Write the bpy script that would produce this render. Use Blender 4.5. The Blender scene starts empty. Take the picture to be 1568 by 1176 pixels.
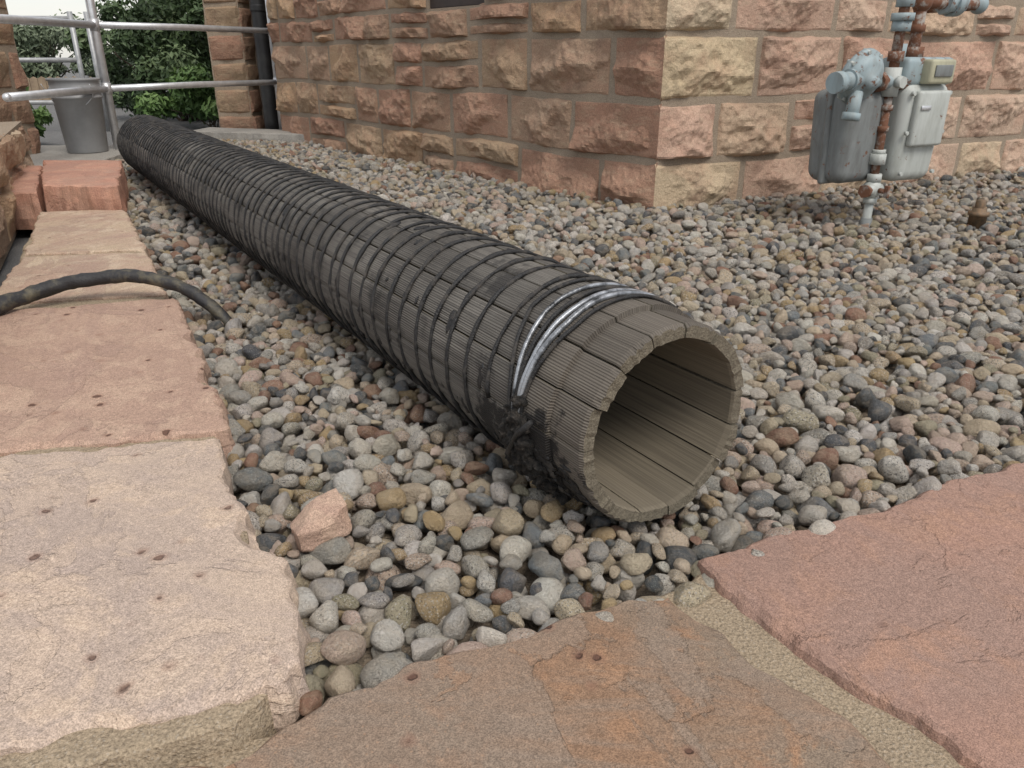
import bpy, bmesh, math, random
import numpy as np
from mathutils import Vector, Matrix, noise, Euler
random.seed(11); np.random.seed(7)
S=bpy.context.scene
COL=S.collection

# ------------------------------------------------------------------ helpers
def link(o,parent=None):
    COL.objects.link(o)
    if parent: o.parent=parent
    return o
def empty(name,loc=(0,0,0)):
    e=bpy.data.objects.new(name,None); e.location=loc; e.empty_display_size=.1
    COL.objects.link(e); return e
def mesh_obj(name,verts,faces,mat=None,smooth=False,parent=None):
    m=bpy.data.meshes.new(name); m.from_pydata([tuple(v) for v in verts],[],faces); m.update()
    if smooth: m.polygons.foreach_set('use_smooth',[True]*len(m.polygons))
    if mat: m.materials.append(mat)
    return link(bpy.data.objects.new(name,m),parent)
def bm_obj(name,bm,mat=None,smooth=False,parent=None):
    m=bpy.data.meshes.new(name); bm.to_mesh(m); bm.free()
    if smooth: m.polygons.foreach_set('use_smooth',[True]*len(m.polygons))
    if mat: m.materials.append(mat)
    return link(bpy.data.objects.new(name,m),parent)
def color_attr(me,cols):
    a=me.attributes.new('bcol','FLOAT_COLOR','POINT')
    a.data.foreach_set('color',np.array(cols,dtype=np.float32).ravel())
class NT:
    def __init__(s,name):
        s.m=bpy.data.materials.new(name); s.m.use_nodes=True
        s.t=s.m.node_tree; s.b=s.t.nodes['Principled BSDF']
    def n(s,typ,**kw):
        nd=s.t.nodes.new(typ)
        for k,v in kw.items():
            if k.startswith('_'): setattr(nd,k[1:],v)
            else: nd.inputs[k].default_value=v
        return nd
    def l(s,a,b): s.t.links.new(a,b)
    def coord(s,kind='Object'): return s.n('ShaderNodeTexCoord').outputs[kind]
    def mapping(s,vec,scale=(1,1,1),rot=(0,0,0)):
        mp=s.n('ShaderNodeMapping'); mp.inputs['Scale'].default_value=scale; mp.inputs['Rotation'].default_value=rot
        s.l(vec,mp.inputs['Vector']); return mp.outputs['Vector']
    def noise(s,vec,scale,detail=6,rough=.6,dist=0):
        nd=s.n('ShaderNodeTexNoise',Scale=scale,Detail=detail,Roughness=rough,Distortion=dist)
        s.l(vec,nd.inputs['Vector']); return nd.outputs['Fac']
    def vor(s,vec,scale,feature='F1',out='Distance',rand=1):
        nd=s.n('ShaderNodeTexVoronoi',_feature=feature,Scale=scale,Randomness=rand)
        s.l(vec,nd.inputs['Vector']); return nd.outputs[out]
    def ramp(s,fac,stops,interp='LINEAR'):
        nd=s.n('ShaderNodeValToRGB'); cr=nd.color_ramp; cr.interpolation=interp
        while len(cr.elements)<len(stops): cr.elements.new(.5)
        for e,(p,c) in zip(cr.elements,stops):
            e.position=p; e.color=(c,c,c,1) if not hasattr(c,'__len__') else (*c,1)
        s.l(fac,nd.inputs['Fac']); return nd.outputs['Color']
    def mix(s,fac,a,b,blend='MIX'):
        nd=s.n('ShaderNodeMix',_data_type='RGBA',_blend_type=blend)
        for inp,v in ((nd.inputs[0],fac),(nd.inputs[6],a),(nd.inputs[7],b)):
            if isinstance(v,bpy.types.NodeSocket): s.l(v,inp)
            elif hasattr(v,'__len__'): inp.default_value=(*v,1)
            else: inp.default_value=v if inp==nd.inputs[0] else (v,v,v,1)
        return nd.outputs[2]
    def math(s,op,a,b=None,clamp=False):
        nd=s.n('ShaderNodeMath',_operation=op,_use_clamp=clamp)
        for i,v in enumerate((a,b)):
            if v is None: continue
            if isinstance(v,(int,float)): nd.inputs[i].default_value=v
            else: s.l(v,nd.inputs[i])
        return nd.outputs[0]
    def bump(s,h,dist=.002,strength=1,prev=None):
        nd=s.n('ShaderNodeBump',Distance=dist,Strength=strength); s.l(h,nd.inputs['Height'])
        if prev is not None: s.l(prev,nd.inputs['Normal'])
        return nd.outputs['Normal']
    def out(s,col=None,rough=.8,normal=None,metal=0,spec=.5):
        for k,v in (('Base Color',col),('Roughness',rough),('Normal',normal),('Metallic',metal),('Specular IOR Level',spec)):
            if v is None: continue
            i=s.b.inputs[k]
            if isinstance(v,bpy.types.NodeSocket): s.l(v,i)
            elif hasattr(v,'__len__'): i.default_value=(*v,1)
            else: i.default_value=v
        return s.m

# ------------------------------------------------------------------ materials
def flag_mat(name,c1,c2,c3,c4,pock=1.0,seed=0.0,streak=.3,lay=.5):
    t=NT(name); v=t.mapping(t.coord(),(1,1,1),(0,0,seed))
    off=t.n('ShaderNodeVectorMath',_operation='ADD'); t.l(v,off.inputs[0]); off.inputs[1].default_value=(seed*7.3,seed*3.1,0); v=off.outputs[0]
    big=t.noise(v,3.6,5,.62,.8); mid=t.noise(v,12,7,.68,.5); fine=t.noise(v,190,3,.7)
    c=t.mix(t.ramp(big,[(.40,0),(.60,1)]),c1,c2)
    c=t.mix(t.ramp(mid,[(.50,0),(.60,.85)]),c,c3)
    stv=t.mapping(v,(1.2,5,1),(0,0,.6)); st=t.noise(stv,3.2,4,.6,1.2)
    c=t.mix(t.math('MULTIPLY',t.ramp(st,[(.50,0),(.66,1)]),streak),c,c4)
    ln=t.noise(v,2.7,8,.60,.7); ly=t.ramp(ln,[(.535,0),(.548,1)])
    c=t.mix(t.math('MULTIPLY',ly,lay),c,c4)
    ln2=t.noise(v,7.5,6,.62,.6); ly2=t.ramp(ln2,[(.60,0),(.612,1)])
    c=t.mix(t.math('MULTIPLY',ly2,lay*.8),c,c3)
    c=t.mix(.28,c,t.ramp(fine,[(.3,.25),(.7,.95)]),'OVERLAY')
    grit=t.noise(v,620,2,.6); c=t.mix(.38,c,t.ramp(grit,[(.35,.15),(.65,.95)]),'OVERLAY')
    sp=t.vor(v,105,'F1'); c=t.mix(t.math('MULTIPLY',t.ramp(sp,[(.08,1),(.18,0)]),.4),c,[min(1,x*1.9) for x in c1])
    vd=t.n('ShaderNodeVectorMath',_operation='ADD'); nn=t.n('ShaderNodeTexNoise',Scale=45.,Detail=2.); t.l(v,nn.inputs['Vector'])
    sc=t.n('ShaderNodeVectorMath',_operation='SCALE'); sc.inputs['Scale'].default_value=.014; t.l(nn.outputs['Color'],sc.inputs[0])
    t.l(v,vd.inputs[0]); t.l(sc.outputs[0],vd.inputs[1])
    flat=t.mapping(vd.outputs[0],(1,1,.02))
    vc=t.n('ShaderNodeTexVoronoi',Scale=21.); t.l(flat,vc.inputs['Vector']); pk=vc.outputs['Distance']
    sep=t.n('ShaderNodeSeparateColor'); t.l(vc.outputs['Color'],sep.inputs[0])
    pkr=t.math('SUBTRACT',pk,t.math('MULTIPLY',sep.outputs[1],.09))
    sel=t.ramp(sep.outputs[0],[(.40,0),(.42,1)])
    mask=t.math('MULTIPLY',t.math('MULTIPLY',t.ramp(pkr,[(.03,1),(.07,0)]),sel),pock)
    halo=t.math('MULTIPLY',t.math('MULTIPLY',t.ramp(pkr,[(.04,1),(.20,0)]),sel),pock*.5)
    c=t.mix(halo,c,(.24,.12,.08))
    c=t.mix(t.math('MULTIPLY',mask,.85),c,(.10,.05,.035))
    h=t.math('ADD',t.math('MULTIPLY',mid,.7),t.math('MULTIPLY',fine,.10))
    h=t.math('SUBTRACT',h,t.math('MULTIPLY',mask,.5))
    h=t.math('SUBTRACT',h,t.math('MULTIPLY',ly,.22)); h=t.math('SUBTRACT',h,t.math('MULTIPLY',ly2,.15))
    n=t.bump(h,.008,.85); n=t.bump(grit,.0009,.8,n)
    t.out(c,t.ramp(mid,[(.3,.58),(.7,.85)]),n,0,.35)
    return t.m
M_L1=flag_mat('sandstone_pale',(.46,.36,.285),(.40,.315,.26),(.50,.385,.295),(.34,.27,.235),.8,.3,.45,.45)
M_L2=flag_mat('sandstone_rose',(.39,.265,.20),(.35,.235,.18),(.43,.305,.23),(.31,.205,.165),1.,1.1,.4,.4)
M_L3=flag_mat('sandstone_buff',(.44,.34,.24),(.38,.265,.20),(.48,.38,.285),(.31,.215,.17),.5,2.1,.4,.5)
M_B1=flag_mat('sandstone_brown',(.235,.145,.092),(.215,.163,.120),(.285,.165,.098),(.225,.175,.137),1.,3.2,.6,.55)
M_B2=flag_mat('sandstone_pink',(.31,.187,.143),(.28,.18,.143),(.335,.20,.143),(.265,.18,.15),.25,4.4,.3,.25)
M_RED=flag_mat('sandstone_red',(.40,.20,.14),(.37,.22,.16),(.46,.26,.185),(.30,.16,.12),.2,5.4)

def mortar_mat(name,c1,c2):
    t=NT(name); v=t.coord()
    a=t.noise(v,9,5,.6); g=t.noise(v,330,3,.7); p=t.vor(v,190,'F1')
    c=t.mix(a,c1,c2); c=t.mix(.6,c,t.ramp(g,[(.3,.15),(.7,.95)]),'OVERLAY')
    c=t.mix(t.math('MULTIPLY',t.ramp(p,[(.15,1),(.3,0)]),.35),c,(.5,.45,.38))
    n=t.bump(t.math('ADD',g,t.math('MULTIPLY',p,-.6)),.003,1); n=t.bump(a,.012,.7,n)
    return t.out(c,.95,n,0,.2)
M_MORT=mortar_mat('sandy_mortar',(.38,.305,.215),(.29,.23,.165))
M_WMORT=mortar_mat('wall_mortar',(.35,.29,.22),(.28,.22,.17))
M_SOIL=mortar_mat('soil',(.24,.195,.145),(.16,.13,.10))
M_ASPH=mortar_mat('asphalt',(.17,.17,.17),(.13,.13,.13))
M_CONC=mortar_mat('concrete',(.36,.34,.31),(.27,.26,.24))

t=NT('rock_faced_sandstone'); v=t.coord()
at=t.n('ShaderNodeAttribute',_attribute_name='bcol'); base=at.outputs['Color']
a=t.noise(v,6,6,.62,.5); b=t.noise(t.mapping(v,(1,1,3.2)),13,5,.6,.5); g=t.noise(v,210,3,.7)
c=t.mix(t.math('MULTIPLY',t.ramp(a,[(.47,0),(.62,1)]),.5),base,t.mix(.5,base,(.50,.27,.19)))
c=t.mix(t.math('MULTIPLY',t.ramp(b,[(.50,0),(.66,1)]),.5),c,t.mix(.5,base,(.52,.42,.30)))
c=t.mix(t.math('MULTIPLY',t.ramp(t.noise(v,9,5,.6),[(.54,0),(.70,1)]),.5),c,(.22,.135,.10))
c=t.mix(.45,c,t.ramp(g,[(.3,.2),(.7,.9)]),'OVERLAY')
n=t.bump(t.noise(v,42,6,.70,.3),.015,.9); n=t.bump(g,.0025,.8,n)
M_ROCKF=t.out(c,.88,n,0,.25)

# gravel
t=NT('river_gravel'); v0=t.coord()
oi=t.n('ShaderNodeObjectInfo'); off=t.n('ShaderNodeVectorMath',_operation='ADD')
cmb=t.n('ShaderNodeCombineXYZ'); r50=t.math('MULTIPLY',oi.outputs['Random'],60.)
for i in range(3): t.l(r50,cmb.inputs[i])
t.l(v0,off.inputs[0]); t.l(cmb.outputs[0],off.inputs[1]); v=off.outputs[0]
at=t.n('ShaderNodeAttribute',_attribute_name='rc',_attribute_type='INSTANCER'); base=at.outputs['Color']
at2=t.n('ShaderNodeAttribute',_attribute_name='spk',_attribute_type='INSTANCER'); spk=at2.outputs['Fac']
wn=t.n('ShaderNodeTexWhiteNoise',_noise_dimensions='1D'); t.l(oi.outputs['Random'],wn.inputs['W'])
c=t.mix(t.math('MULTIPLY',t.ramp(t.noise(v,1.0,3,.6,.6),[(.42,0),(.62,1)]),.6),base,t.mix(.5,base,(.62,.50,.36)))
s1=t.noise(v,6,4,.8); s2=t.vor(v,5.5,'F1')
dk=t.math('MULTIPLY',t.ramp(s1,[(.54,0),(.60,1)]),spk)
c=t.mix(dk,c,t.mix(.78,c,(.04,.04,.045)))
lt=t.math('MULTIPLY',t.ramp(s2,[(.20,1),(.36,0)]),t.math('MULTIPLY',spk,.8))
c=t.mix(lt,c,(.80,.76,.70))
fine=t.noise(v,22,2,.7); c=t.mix(.4,c,t.ramp(fine,[(.3,.36),(.7,.82)]),'OVERLAY')
n=t.bump(t.noise(v,3.2,5,.70),.10,.8); n=t.bump(fine,.02,.5,n)
M_GRAV=t.out(c,t.ramp(wn.outputs['Value'],[(0,.48),(1,.85)]),n,0,.4)

# weathered stave wood
def wood_mat(name,inner):
    t=NT(name); uv=t.n('ShaderNodeUVMap').outputs[0]
    at=t.n('ShaderNodeAttribute',_attribute_name='bcol'); sv=at.outputs['Fac']
    g1=t.noise(t.mapping(uv,(260,4,1)),1,3,.6); g2=t.noise(t.mapping(uv,(70,2,1)),1,4,.6,.3)
    wv=t.n('ShaderNodeTexWave',Scale=76.,Distortion=5.5,Detail=3.); wv.inputs['Detail Scale'].default_value=.35
    t.l(t.mapping(uv,(1,.03,1)),wv.inputs['Vector'])
    bl=t.noise(t.mapping(uv,(5,2.2,1)),1,5,.6)
    if inner: c=t.mix(g2,(.19,.16,.115),(.33,.29,.215))
    else: c=t.mix(g2,(.135,.118,.095),(.225,.20,.168))
    c=t.mix(t.ramp(g1,[(.35,.0),(.6,.6)]),t.mix(.55,c,(.06,.05,.045)),c)
    c=t.mix(.6,c,sv,'OVERLAY')
    sx=t.n('ShaderNodeSeparateXYZ'); t.l(uv,sx.inputs[0])
    if not inner:
        wf=t.math('MULTIPLY',t.ramp(wv.outputs['Fac'],[(.0,1),(.34,0)]),t.ramp(bl,[(.35,.6),(.65,.2)]))
        tar=t.ramp(t.math('ADD',sx.outputs[1],t.math('MULTIPLY',bl,.06)),[(.12,0),(.19,1)])
        tc=t.mix(t.ramp(bl,[(.36,0),(.62,1)]),(.10,.092,.082),(.18,.168,.15))
        tc=t.mix(.6,tc,sv,'OVERLAY')
        tc=t.mix(t.ramp(g1,[(.38,.55),(.56,0)]),tc,(.03,.028,.027))
        tc=t.mix(t.math('MULTIPLY',t.ramp(t.noise(t.mapping(uv,(9,10,1)),1,6,.68),[(.55,0),(.65,1)]),.75),tc,(.022,.021,.021))
        c=t.mix(tar,c,tc)
        c=t.mix(wf,c,(.045,.04,.036))
        # tar run on the lower side next to the clip (object space: +y is the clip side)
        ob=t.n('ShaderNodeSeparateXYZ'); t.l(t.coord(),ob.inputs[0])
        sm=t.noise(t.mapping(t.coord(),(9,9,9)),1.6,6,.68)
        k=t.math('ADD',t.math('MULTIPLY',ob.outputs[1],7.),t.math('MULTIPLY',ob.outputs[2],-4.5))
        k=t.math('ADD',k,t.math('MULTIPLY',t.math('SUBTRACT',sm,.5),3.2))
        k=t.math('SUBTRACT',k,t.math('MULTIPLY',t.math('ABSOLUTE',t.math('SUBTRACT',ob.outputs[0],.13)),3.6))
        c=t.mix(t.math('MULTIPLY',t.ramp(k,[(.80,0),(.98,1)]),.93),c,(.016,.015,.015))
    h=t.math('ADD',t.math('MULTIPLY',g1,.5),t.math('MULTIPLY',wv.outputs['Fac'],.0 if inner else .55))
    n=t.bump(h,.0016 if inner else .0018,1.); n=t.bump(bl,.006,.4,n)
    return t.out(c,.75,n,0,.3)
M_WOOD=wood_mat('weathered_stave_outer',False); M_WOODIN=wood_mat('weathered_stave_inner',True)
t=NT('stave_end_grain'); v=t.coord()
c=t.mix(t.noise(v,90,5,.7),(.085,.073,.055),(.255,.225,.17)); c=t.mix(.5,c,t.ramp(t.noise(v,500,2,.6),[(.3,.2),(.7,.9)]),'OVERLAY')
M_END=t.out(c,.85,t.bump(t.noise(v,220,4,.7),.005,1),0,.2)
t=NT('tarred_wire'); v=t.coord()
a=t.noise(v,38,5,.65)
c=t.mix(t.ramp(a,[(.5,0),(.72,1)]),(.012,.012,.013),(.09,.08,.07))
M_TAR=t.out(c,t.ramp(a,[(.4,.36),(.65,.8)]),t.bump(t.noise(v,160,4,.7),.003,1),0,.5)
t=NT('tar_residue'); v=t.coord(); a=t.noise(v,70,5,.7)
c=t.ramp(a,[(.42,(.012,.012,.012)),(.58,(.045,.038,.032)),(.74,(.20,.17,.14))])
M_RESID=t.out(c,t.ramp(a,[(.4,.35),(.6,.85)]),t.bump(t.noise(v,150,5,.75),.012,1),0,.5)
t=NT('galvanised_band'); v=t.coord(); a=t.noise(v,24,5,.65)
c=t.mix(t.ramp(a,[(.40,0),(.58,1)]),(.03,.032,.035),(.38,.40,.43))
M_BAND=t.out(c,.36,t.bump(t.noise(v,140,4,.7),.001,1),.55)
def plain(name,c1,c2,rough,metal=0,sc=12,bd=.001,lo=.4,hi=.65,spec=.5):
    t=NT(name); v=t.coord(); a=t.noise(v,sc,6,.65)
    c=t.mix(t.ramp(a,[(lo,0),(hi,1)]),c1,c2)
    return t.out(c,rough,t.bump(t.noise(v,sc*6,4,.7),bd,.7),metal,spec)
def painted(name,c1,c2,dirt,amt,rough=.55):
    t=NT(name); v=t.coord(); a=t.noise(v,10,6,.6); r=t.noise(v,26,7,.72); d=t.noise(t.mapping(v,(1,1,.25)),30,5,.65)
    c=t.mix(a,c1,c2); c=t.mix(t.math('MULTIPLY',t.ramp(d,[(.42,0),(.68,1)]),.55),c,dirt)
    k=t.ramp(r,[(amt,0),(amt+.05,1)]); c=t.mix(k,c,(.17,.075,.04))
    n=t.bump(t.math('SUBTRACT',t.math('MULTIPLY',a,.3),t.math('MULTIPLY',k,.4)),.0015,1)
    return t.out(c,rough,n,0,.45)
M_GALV=plain('galvanised_tube',(.58,.59,.61),(.72,.73,.75),.36,.6,20,.0004)
M_RAILB=plain('weathered_rail',(.34,.35,.36),(.46,.47,.48),.5,.4,20,.0004)
M_BUCKET=plain('grey_plastic',(.25,.255,.26),(.31,.315,.32),.5,0,6,.0004)
M_METER=painted('meter_paint',(.42,.45,.43),(.52,.54,.515),(.27,.28,.25),.62)
M_METERD=painted('meter_paint_dark',(.16,.175,.175),(.25,.265,.265),(.10,.10,.095),.60,.65)  # darker grey version of the meter paint, mainly for the rear case
M_BLUE=painted('blue_grey_paint',(.26,.34,.37),(.35,.42,.44),(.20,.21,.20),.57)
M_RUST=plain('rusty_pipe',(.17,.075,.042),(.33,.30,.27),.8,0,34,.003,.5,.62)
M_YEL=painted('index_plate',(.38,.37,.26),(.48,.46,.33),(.25,.24,.18),.66)
M_HOSE=plain('black_hose_rubber',(.025,.025,.027),(.12,.105,.07),.55,0,24,.003,.48,.68)
M_BLACK=plain('black_drainpipe',(.02,.02,.022),(.04,.04,.04),.5,0,9,.0004)
M_BRASS=plain('corroded_brass',(.22,.14,.08),(.12,.09,.06),.6,.2,60,.001)
M_FENCE=plain('fence_wood',(.32,.24,.16),(.22,.16,.11),.85,0,9,.002)
M_BARK=plain('bark',(.09,.065,.045),(.05,.04,.03),.9,0,20,.01)
t=NT('window_glass'); M_GLASS=t.out((.03,.035,.04),.12,None,0,.5)
M_FRAME=plain('dark_window_frame',(.035,.025,.022),(.05,.035,.03),.6,0,30,.0005)
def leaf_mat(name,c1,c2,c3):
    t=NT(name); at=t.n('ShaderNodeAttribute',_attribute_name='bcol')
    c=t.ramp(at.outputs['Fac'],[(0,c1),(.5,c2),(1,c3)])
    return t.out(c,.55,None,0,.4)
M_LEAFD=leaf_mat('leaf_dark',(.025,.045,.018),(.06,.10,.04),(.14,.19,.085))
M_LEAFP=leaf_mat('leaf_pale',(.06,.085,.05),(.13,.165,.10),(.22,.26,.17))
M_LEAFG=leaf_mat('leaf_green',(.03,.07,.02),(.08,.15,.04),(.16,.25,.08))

# ------------------------------------------------------------------ ground
mesh_obj('ground',[(-150,-150,-.075),(150,-150,-.075),(150,150,-.075),(-150,150,-.075)],[(0,1,2,3)],M_ASPH)

# ------------------------------------------------------------------ flagstones
def ragged(poly,step,amp,seed):
    pts=[]
    n=len(poly)
    for i in range(n):
        a=Vector(poly[i]); b=Vector(poly[(i+1)%n]); d=b-a; L=d.length; k=max(1,int(L/step))
        nn=Vector((d.y,-d.x)).normalized()
        for j in range(k):
            p=a+d*(j/k); q=Vector((p.x,p.y,seed))
            o=noise.noise(q*9)*amp*1.2+noise.noise(q*38)*amp*.7+noise.noise(q*110)*amp*.4
            pts.append(p+nn*o)
    return pts
def slab(name,poly,z,th,mat,amp=.008,seed=0,parent=None,step=.009,slope=.004,chipk=1.):
    A=sum(poly[i][0]*poly[(i+1)%len(poly)][1]-poly[(i+1)%len(poly)][0]*poly[i][1] for i in range(len(poly)))
    if A<0: poly=poly[::-1]
    o=ragged(poly,step,amp,seed); n=len(o)
    V=[];F=[]
    nor=[]
    for i in range(n):
        d=(o[(i+2)%n]-o[(i-2)%n]); nor.append(Vector((d.y,-d.x)).normalized())
    def chip(p,k): return noise.noise(Vector((p.x*k,p.y*k,seed+3.3)))
    def ztop(p): return z+slope*noise.noise(Vector((p.x*2.3,p.y*2.3,seed)))
    rings=[]
    for r in range(5):
        ring=[]
        for i in range(n):
            p=o[i]; c1=max(0,chip(p,14))*chipk; c2=abs(chip(p,45))
            if r==0: q=p-nor[i]*(.005+.020*c1+.005*c2); zz=ztop(p)
            elif r==1: q=p-nor[i]*(.0010+.010*c1); zz=ztop(p)-.003-.014*c1-.003*c2
            elif r==2: q=p+nor[i]*(.002+.006*chip(p,30)); zz=z-.35*th+.007*chip(p,20)
            elif r==3: q=p+nor[i]*(.004+.010*chip(p*1.3,22)); zz=z-.7*th+.006*chip(p,18)
            else: q=p; zz=z-th
            ring.append(len(V)); V.append((q.x,q.y,zz))
        rings.append(ring)
    for r in range(4):
        for i in range(n):
            j=(i+1)%n; F.append((rings[r][i],rings[r+1][i],rings[r+1][j],rings[r][j]))
    F.append(tuple(rings[0]))
    return mesh_obj(name,V,F,mat,False,parent)
FL=empty('flagstone_wall_cap')
slab('flagstone_pale',[(-.9,1.03),(-.475,1.118),(-.413,.969),(-.346,.867),(-.283,.781),(-.258,.719),(-.228,.664),(-.217,.615),(-.226,.59),(-.266,.563),(-.391,.522),(-.456,.50),(-.62,.46),(-.72,.75)],.05,.075,M_L1,.011,1,FL,chipk=1.4)
slab('flagstone_rose',[(-1.3,1.80),(-1.0,1.86),(-.86,1.90),(-.69,1.582),(-.546,1.298),(-.478,1.150),(-.79,1.066),(-.93,1.045),(-1.1,1.4)],.05,.075,M_L2,.011,2,FL,chipk=1.3)
slab('flagstone_buff',[(-1.33,1.86),(-.905,1.945),(-1.16,2.41),(-1.52,2.35)],.048,.075,M_L3,.009,3,FL)
slab('flagstone_tan',[(-1.53,2.375),(-1.175,2.44),(-1.553,3.13),(-1.88,3.08)],.050,.075,M_L3,.009,4,FL)
slab('mortar_bed',[(-1.9,3.13),(-1.56,3.12),(-1.19,2.44),(-.88,1.90),(-.56,1.31),(-.43,.98),(-.30,.79),(-.25,.70),(-.235,.60),(-.26,.54),(-.5,.46),(-.7,.4),(-.9,1.0)],.040,.10,M_MORT,.006,5,FL)
slab('flagstone_step',[(-1.89,3.155),(-1.575,3.14),(-1.95,3.98),(-2.34,3.97)],.14,.15,M_RED,.008,6,FL)
slab('flagstone_edge_red',[(-2.1,3.15),(-1.91,3.14),(-2.36,3.98),(-2.6,4.0)],.115,.15,M_RED,.008,16,FL)

PV=empty('flagstone_patio')
slab('flagstone_brown',[(-.62,.405),(-.40,.497),(-.262,.532),(-.205,.572),(-.190,.600),(-.102,.652),(.004,.693),(.05,.716),(.139,.757),(.192,.763),(.236,.699),(.276,.638),(.328,.575),(.372,.50),(.48,.30),(.5,-.3),(-.6,-.3)],.02,.06,M_B1,.006,7,PV)
slab('flagstone_pink',[(.238,.826),(.372,.889),(.825,1.092),(1.5,1.40),(1.6,.6),(1.0,-.3),(.62,-.3),(.50,.34),(.435,.51),(.396,.567),(.347,.623),(.305,.683),(.263,.768)],.024,.06,M_B2,.007,8,PV)
slab('flagstone_rust',[(1.53,1.40),(3.4,2.3),(3.5,.6),(1.64,.6)],.02,.06,M_B1,.006,9,PV)
slab('flagstone_rose',[(1.05,-.3),(1.62,.57),(3.5,.57),(3.5,-.3)],.021,.06,M_L2,.006,10,PV)
slab('mortar_bed',[(-.7,.42),(-.42,.505),(-.24,.56),(-.19,.592),(-.09,.645),(.03,.695),(.14,.755),(.215,.785),(.235,.815),(.38,.885),(.83,1.087),(1.5,1.395),(3.45,2.3),(3.6,-.4),(-.7,-.4)],.011,.06,M_MORT,.004,11,PV)

slab('concrete_pad',[(-2.6,4.02),(-2.03,4.02),(-2.42,4.6),(-2.52,5.0),(-2.55,5.7),(-4.2,5.7),(-4.2,4.02)],.035,.1,M_CONC,.004,13)
slab('stone_threshold',[(-2.65,6.55),(-1.60,6.28),(-1.60,6.60),(-2.6,6.95)],.055,.12,M_CONC,.004,14)

# ------------------------------------------------------------------ gravel
gp=[(-.2,.56),(-.1,.62),(0.0,.665),(.05,.69),(.14,.73),(.2,.75),(.26,.80),(.372,.86),(.825,1.06),(1.5,1.37),(3.6,2.36),(3.7,5.1),(2.986,4.65),(.614,3.40),(-1.826,6.56),(-1.75,6.6),(-2.6,6.8),(-2.6,5.6),(-2.5,5.0),(-2.42,4.6),(-2.0,4.0),(-1.553,3.135),(-1.184,2.485),(-.911,1.993),(-.69,1.582),(-.546,1.298),(-.477,1.149),(-.413,.969),(-.346,.867),(-.283,.781),(-.258,.719),(-.217,.615)]
mesh_obj('gravel_bed_soil',[(x,y,-.030) for x,y in gp],[tuple(range(len(gp)))],M_SOIL)
P0=Vector((.212,.934)); PD=Vector((-.533,.846)).normalized(); PR=.157; PL=4.32
def inside(x,y):
    c=False; j=len(gp)-1
    for i in range(len(gp)):
        xi,yi=gp[i]; xj,yj=gp[j]
        if (yi>y)!=(yj>y) and x<(xj-xi)*(y-yi)/(yj-yi)+xi: c=not c
        j=i
    return c
cell=.06; grid={}; rocks=[]
FLAT=.68
rnd=random.random
def level(x,y):
    l=.010*noise.noise(Vector((x*1.3,y*1.3,0)))
    if y<1.5: l+=.007
    if y>2.2: l+=min(.05,(y-2.2)*.010)*(1 if x>.3 else 0)
    return l
def try_place(N,rmin,rmax,cands,zlim,power,box=(-2.6,3.7,.55,6.85)):
    cnt=0
    for _ in range(N):
        r=rmin+(rmax-rmin)*rnd()**power
        best=None
        for _c in range(cands):
            for _t in range(4):
                y=box[2]+(box[3]-box[2])*rnd(); x=box[0]+(box[1]-box[0])*rnd()
                if inside(x,y): break
            else: continue
            z=-.035/FLAT+r
            ci,cj=int(x//cell),int(y//cell)
            for i in (ci-1,ci,ci+1):
                for j in (cj-1,cj,cj+1):
                    for (px,py,pz,pr) in grid.get((i,j),()):
                        s=(r+pr)*.86; d2=(x-px)**2+(y-py)**2
                        if d2<s*s:
                            zz=pz+math.sqrt(s*s-d2)
                            if zz>z: z=zz
            if best is None or z<best[2]: best=(x,y,z)
        if best is None: continue
        x,y,z=best; zr=z*FLAT
        if zr>zlim+level(x,y): continue
        q=Vector((x,y))-P0; al=q.dot(PD); w=abs(q.x*PD.y-q.y*PD.x)
        if -.01<al<PL+.05 and math.hypot(w,zr-PR)<PR+r*.75: continue
        grid.setdefault((int(x//cell),int(y//cell)),[]).append((x,y,z,r))
        rocks.append((x,y,zr,r)); cnt+=1
    return cnt
NEAR=(-.95,1.9,.55,2.2)
n1=try_place(5000,.013,.0275,4,.001,1.4,NEAR)
n2=try_place(14500,.013,.0285,3,.001,1.4)
n3=try_place(7500,.008,.015,3,-.001,1.2,NEAR)
n4=try_place(14000,.010,.017,2,.000,1.2)
print('rocks',n1,n2,n3,n4,len(rocks))
variants=bpy.data.collections.new('rock_variants')
NV=24
for k in range(NV):
    bm=bmesh.new(); bmesh.ops.create_icosphere(bm,subdivisions=3,radius=1)
    rs=random.Random(k+50)
    planes=[]
    for i in range(rs.randint(7,14)):
        nv=Vector((rs.gauss(0,1),rs.gauss(0,1),rs.gauss(0,1))).normalized(); planes.append((nv,rs.uniform(.54,.87)))
    el=Vector((1,rs.uniform(.70,.98),rs.uniform(.6,.86)))
    for vv in bm.verts:
        p=vv.co.copy()
        for nv,d in planes:
            s=p.dot(nv)
            if s>d: p-=nv*(s-d)*.92
        p*=1+.13*noise.noise(p*1.4+Vector((k*5,0,0)))+.04*noise.noise(p*4+Vector((k*5,0,0)))
        vv.co=Vector((p.x*el.x,p.y*el.y,p.z*el.z))*1.22
    for _ in range(2 if k%3==0 else 1): bmesh.ops.smooth_vert(bm,verts=bm.verts,factor=.5,use_axis_x=True,use_axis_y=True,use_axis_z=True)
    me=bpy.data.meshes.new('rock_%02d'%k); bm.to_mesh(me); bm.free()
    me.polygons.foreach_set('use_smooth',[True]*len(me.polygons)); me.materials.append(M_GRAV)
    variants.objects.link(bpy.data.objects.new('rock_%02d'%k,me))
pal=[((.86,.80,.72),20),((.72,.66,.58),18),((.50,.475,.44),11),((.15,.16,.17),8),((.27,.29,.30),7),((.74,.60,.44),17),((.62,.45,.26),7),((.76,.57,.47),12),((.40,.23,.165),5),((.52,.46,.33),4)]
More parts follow.
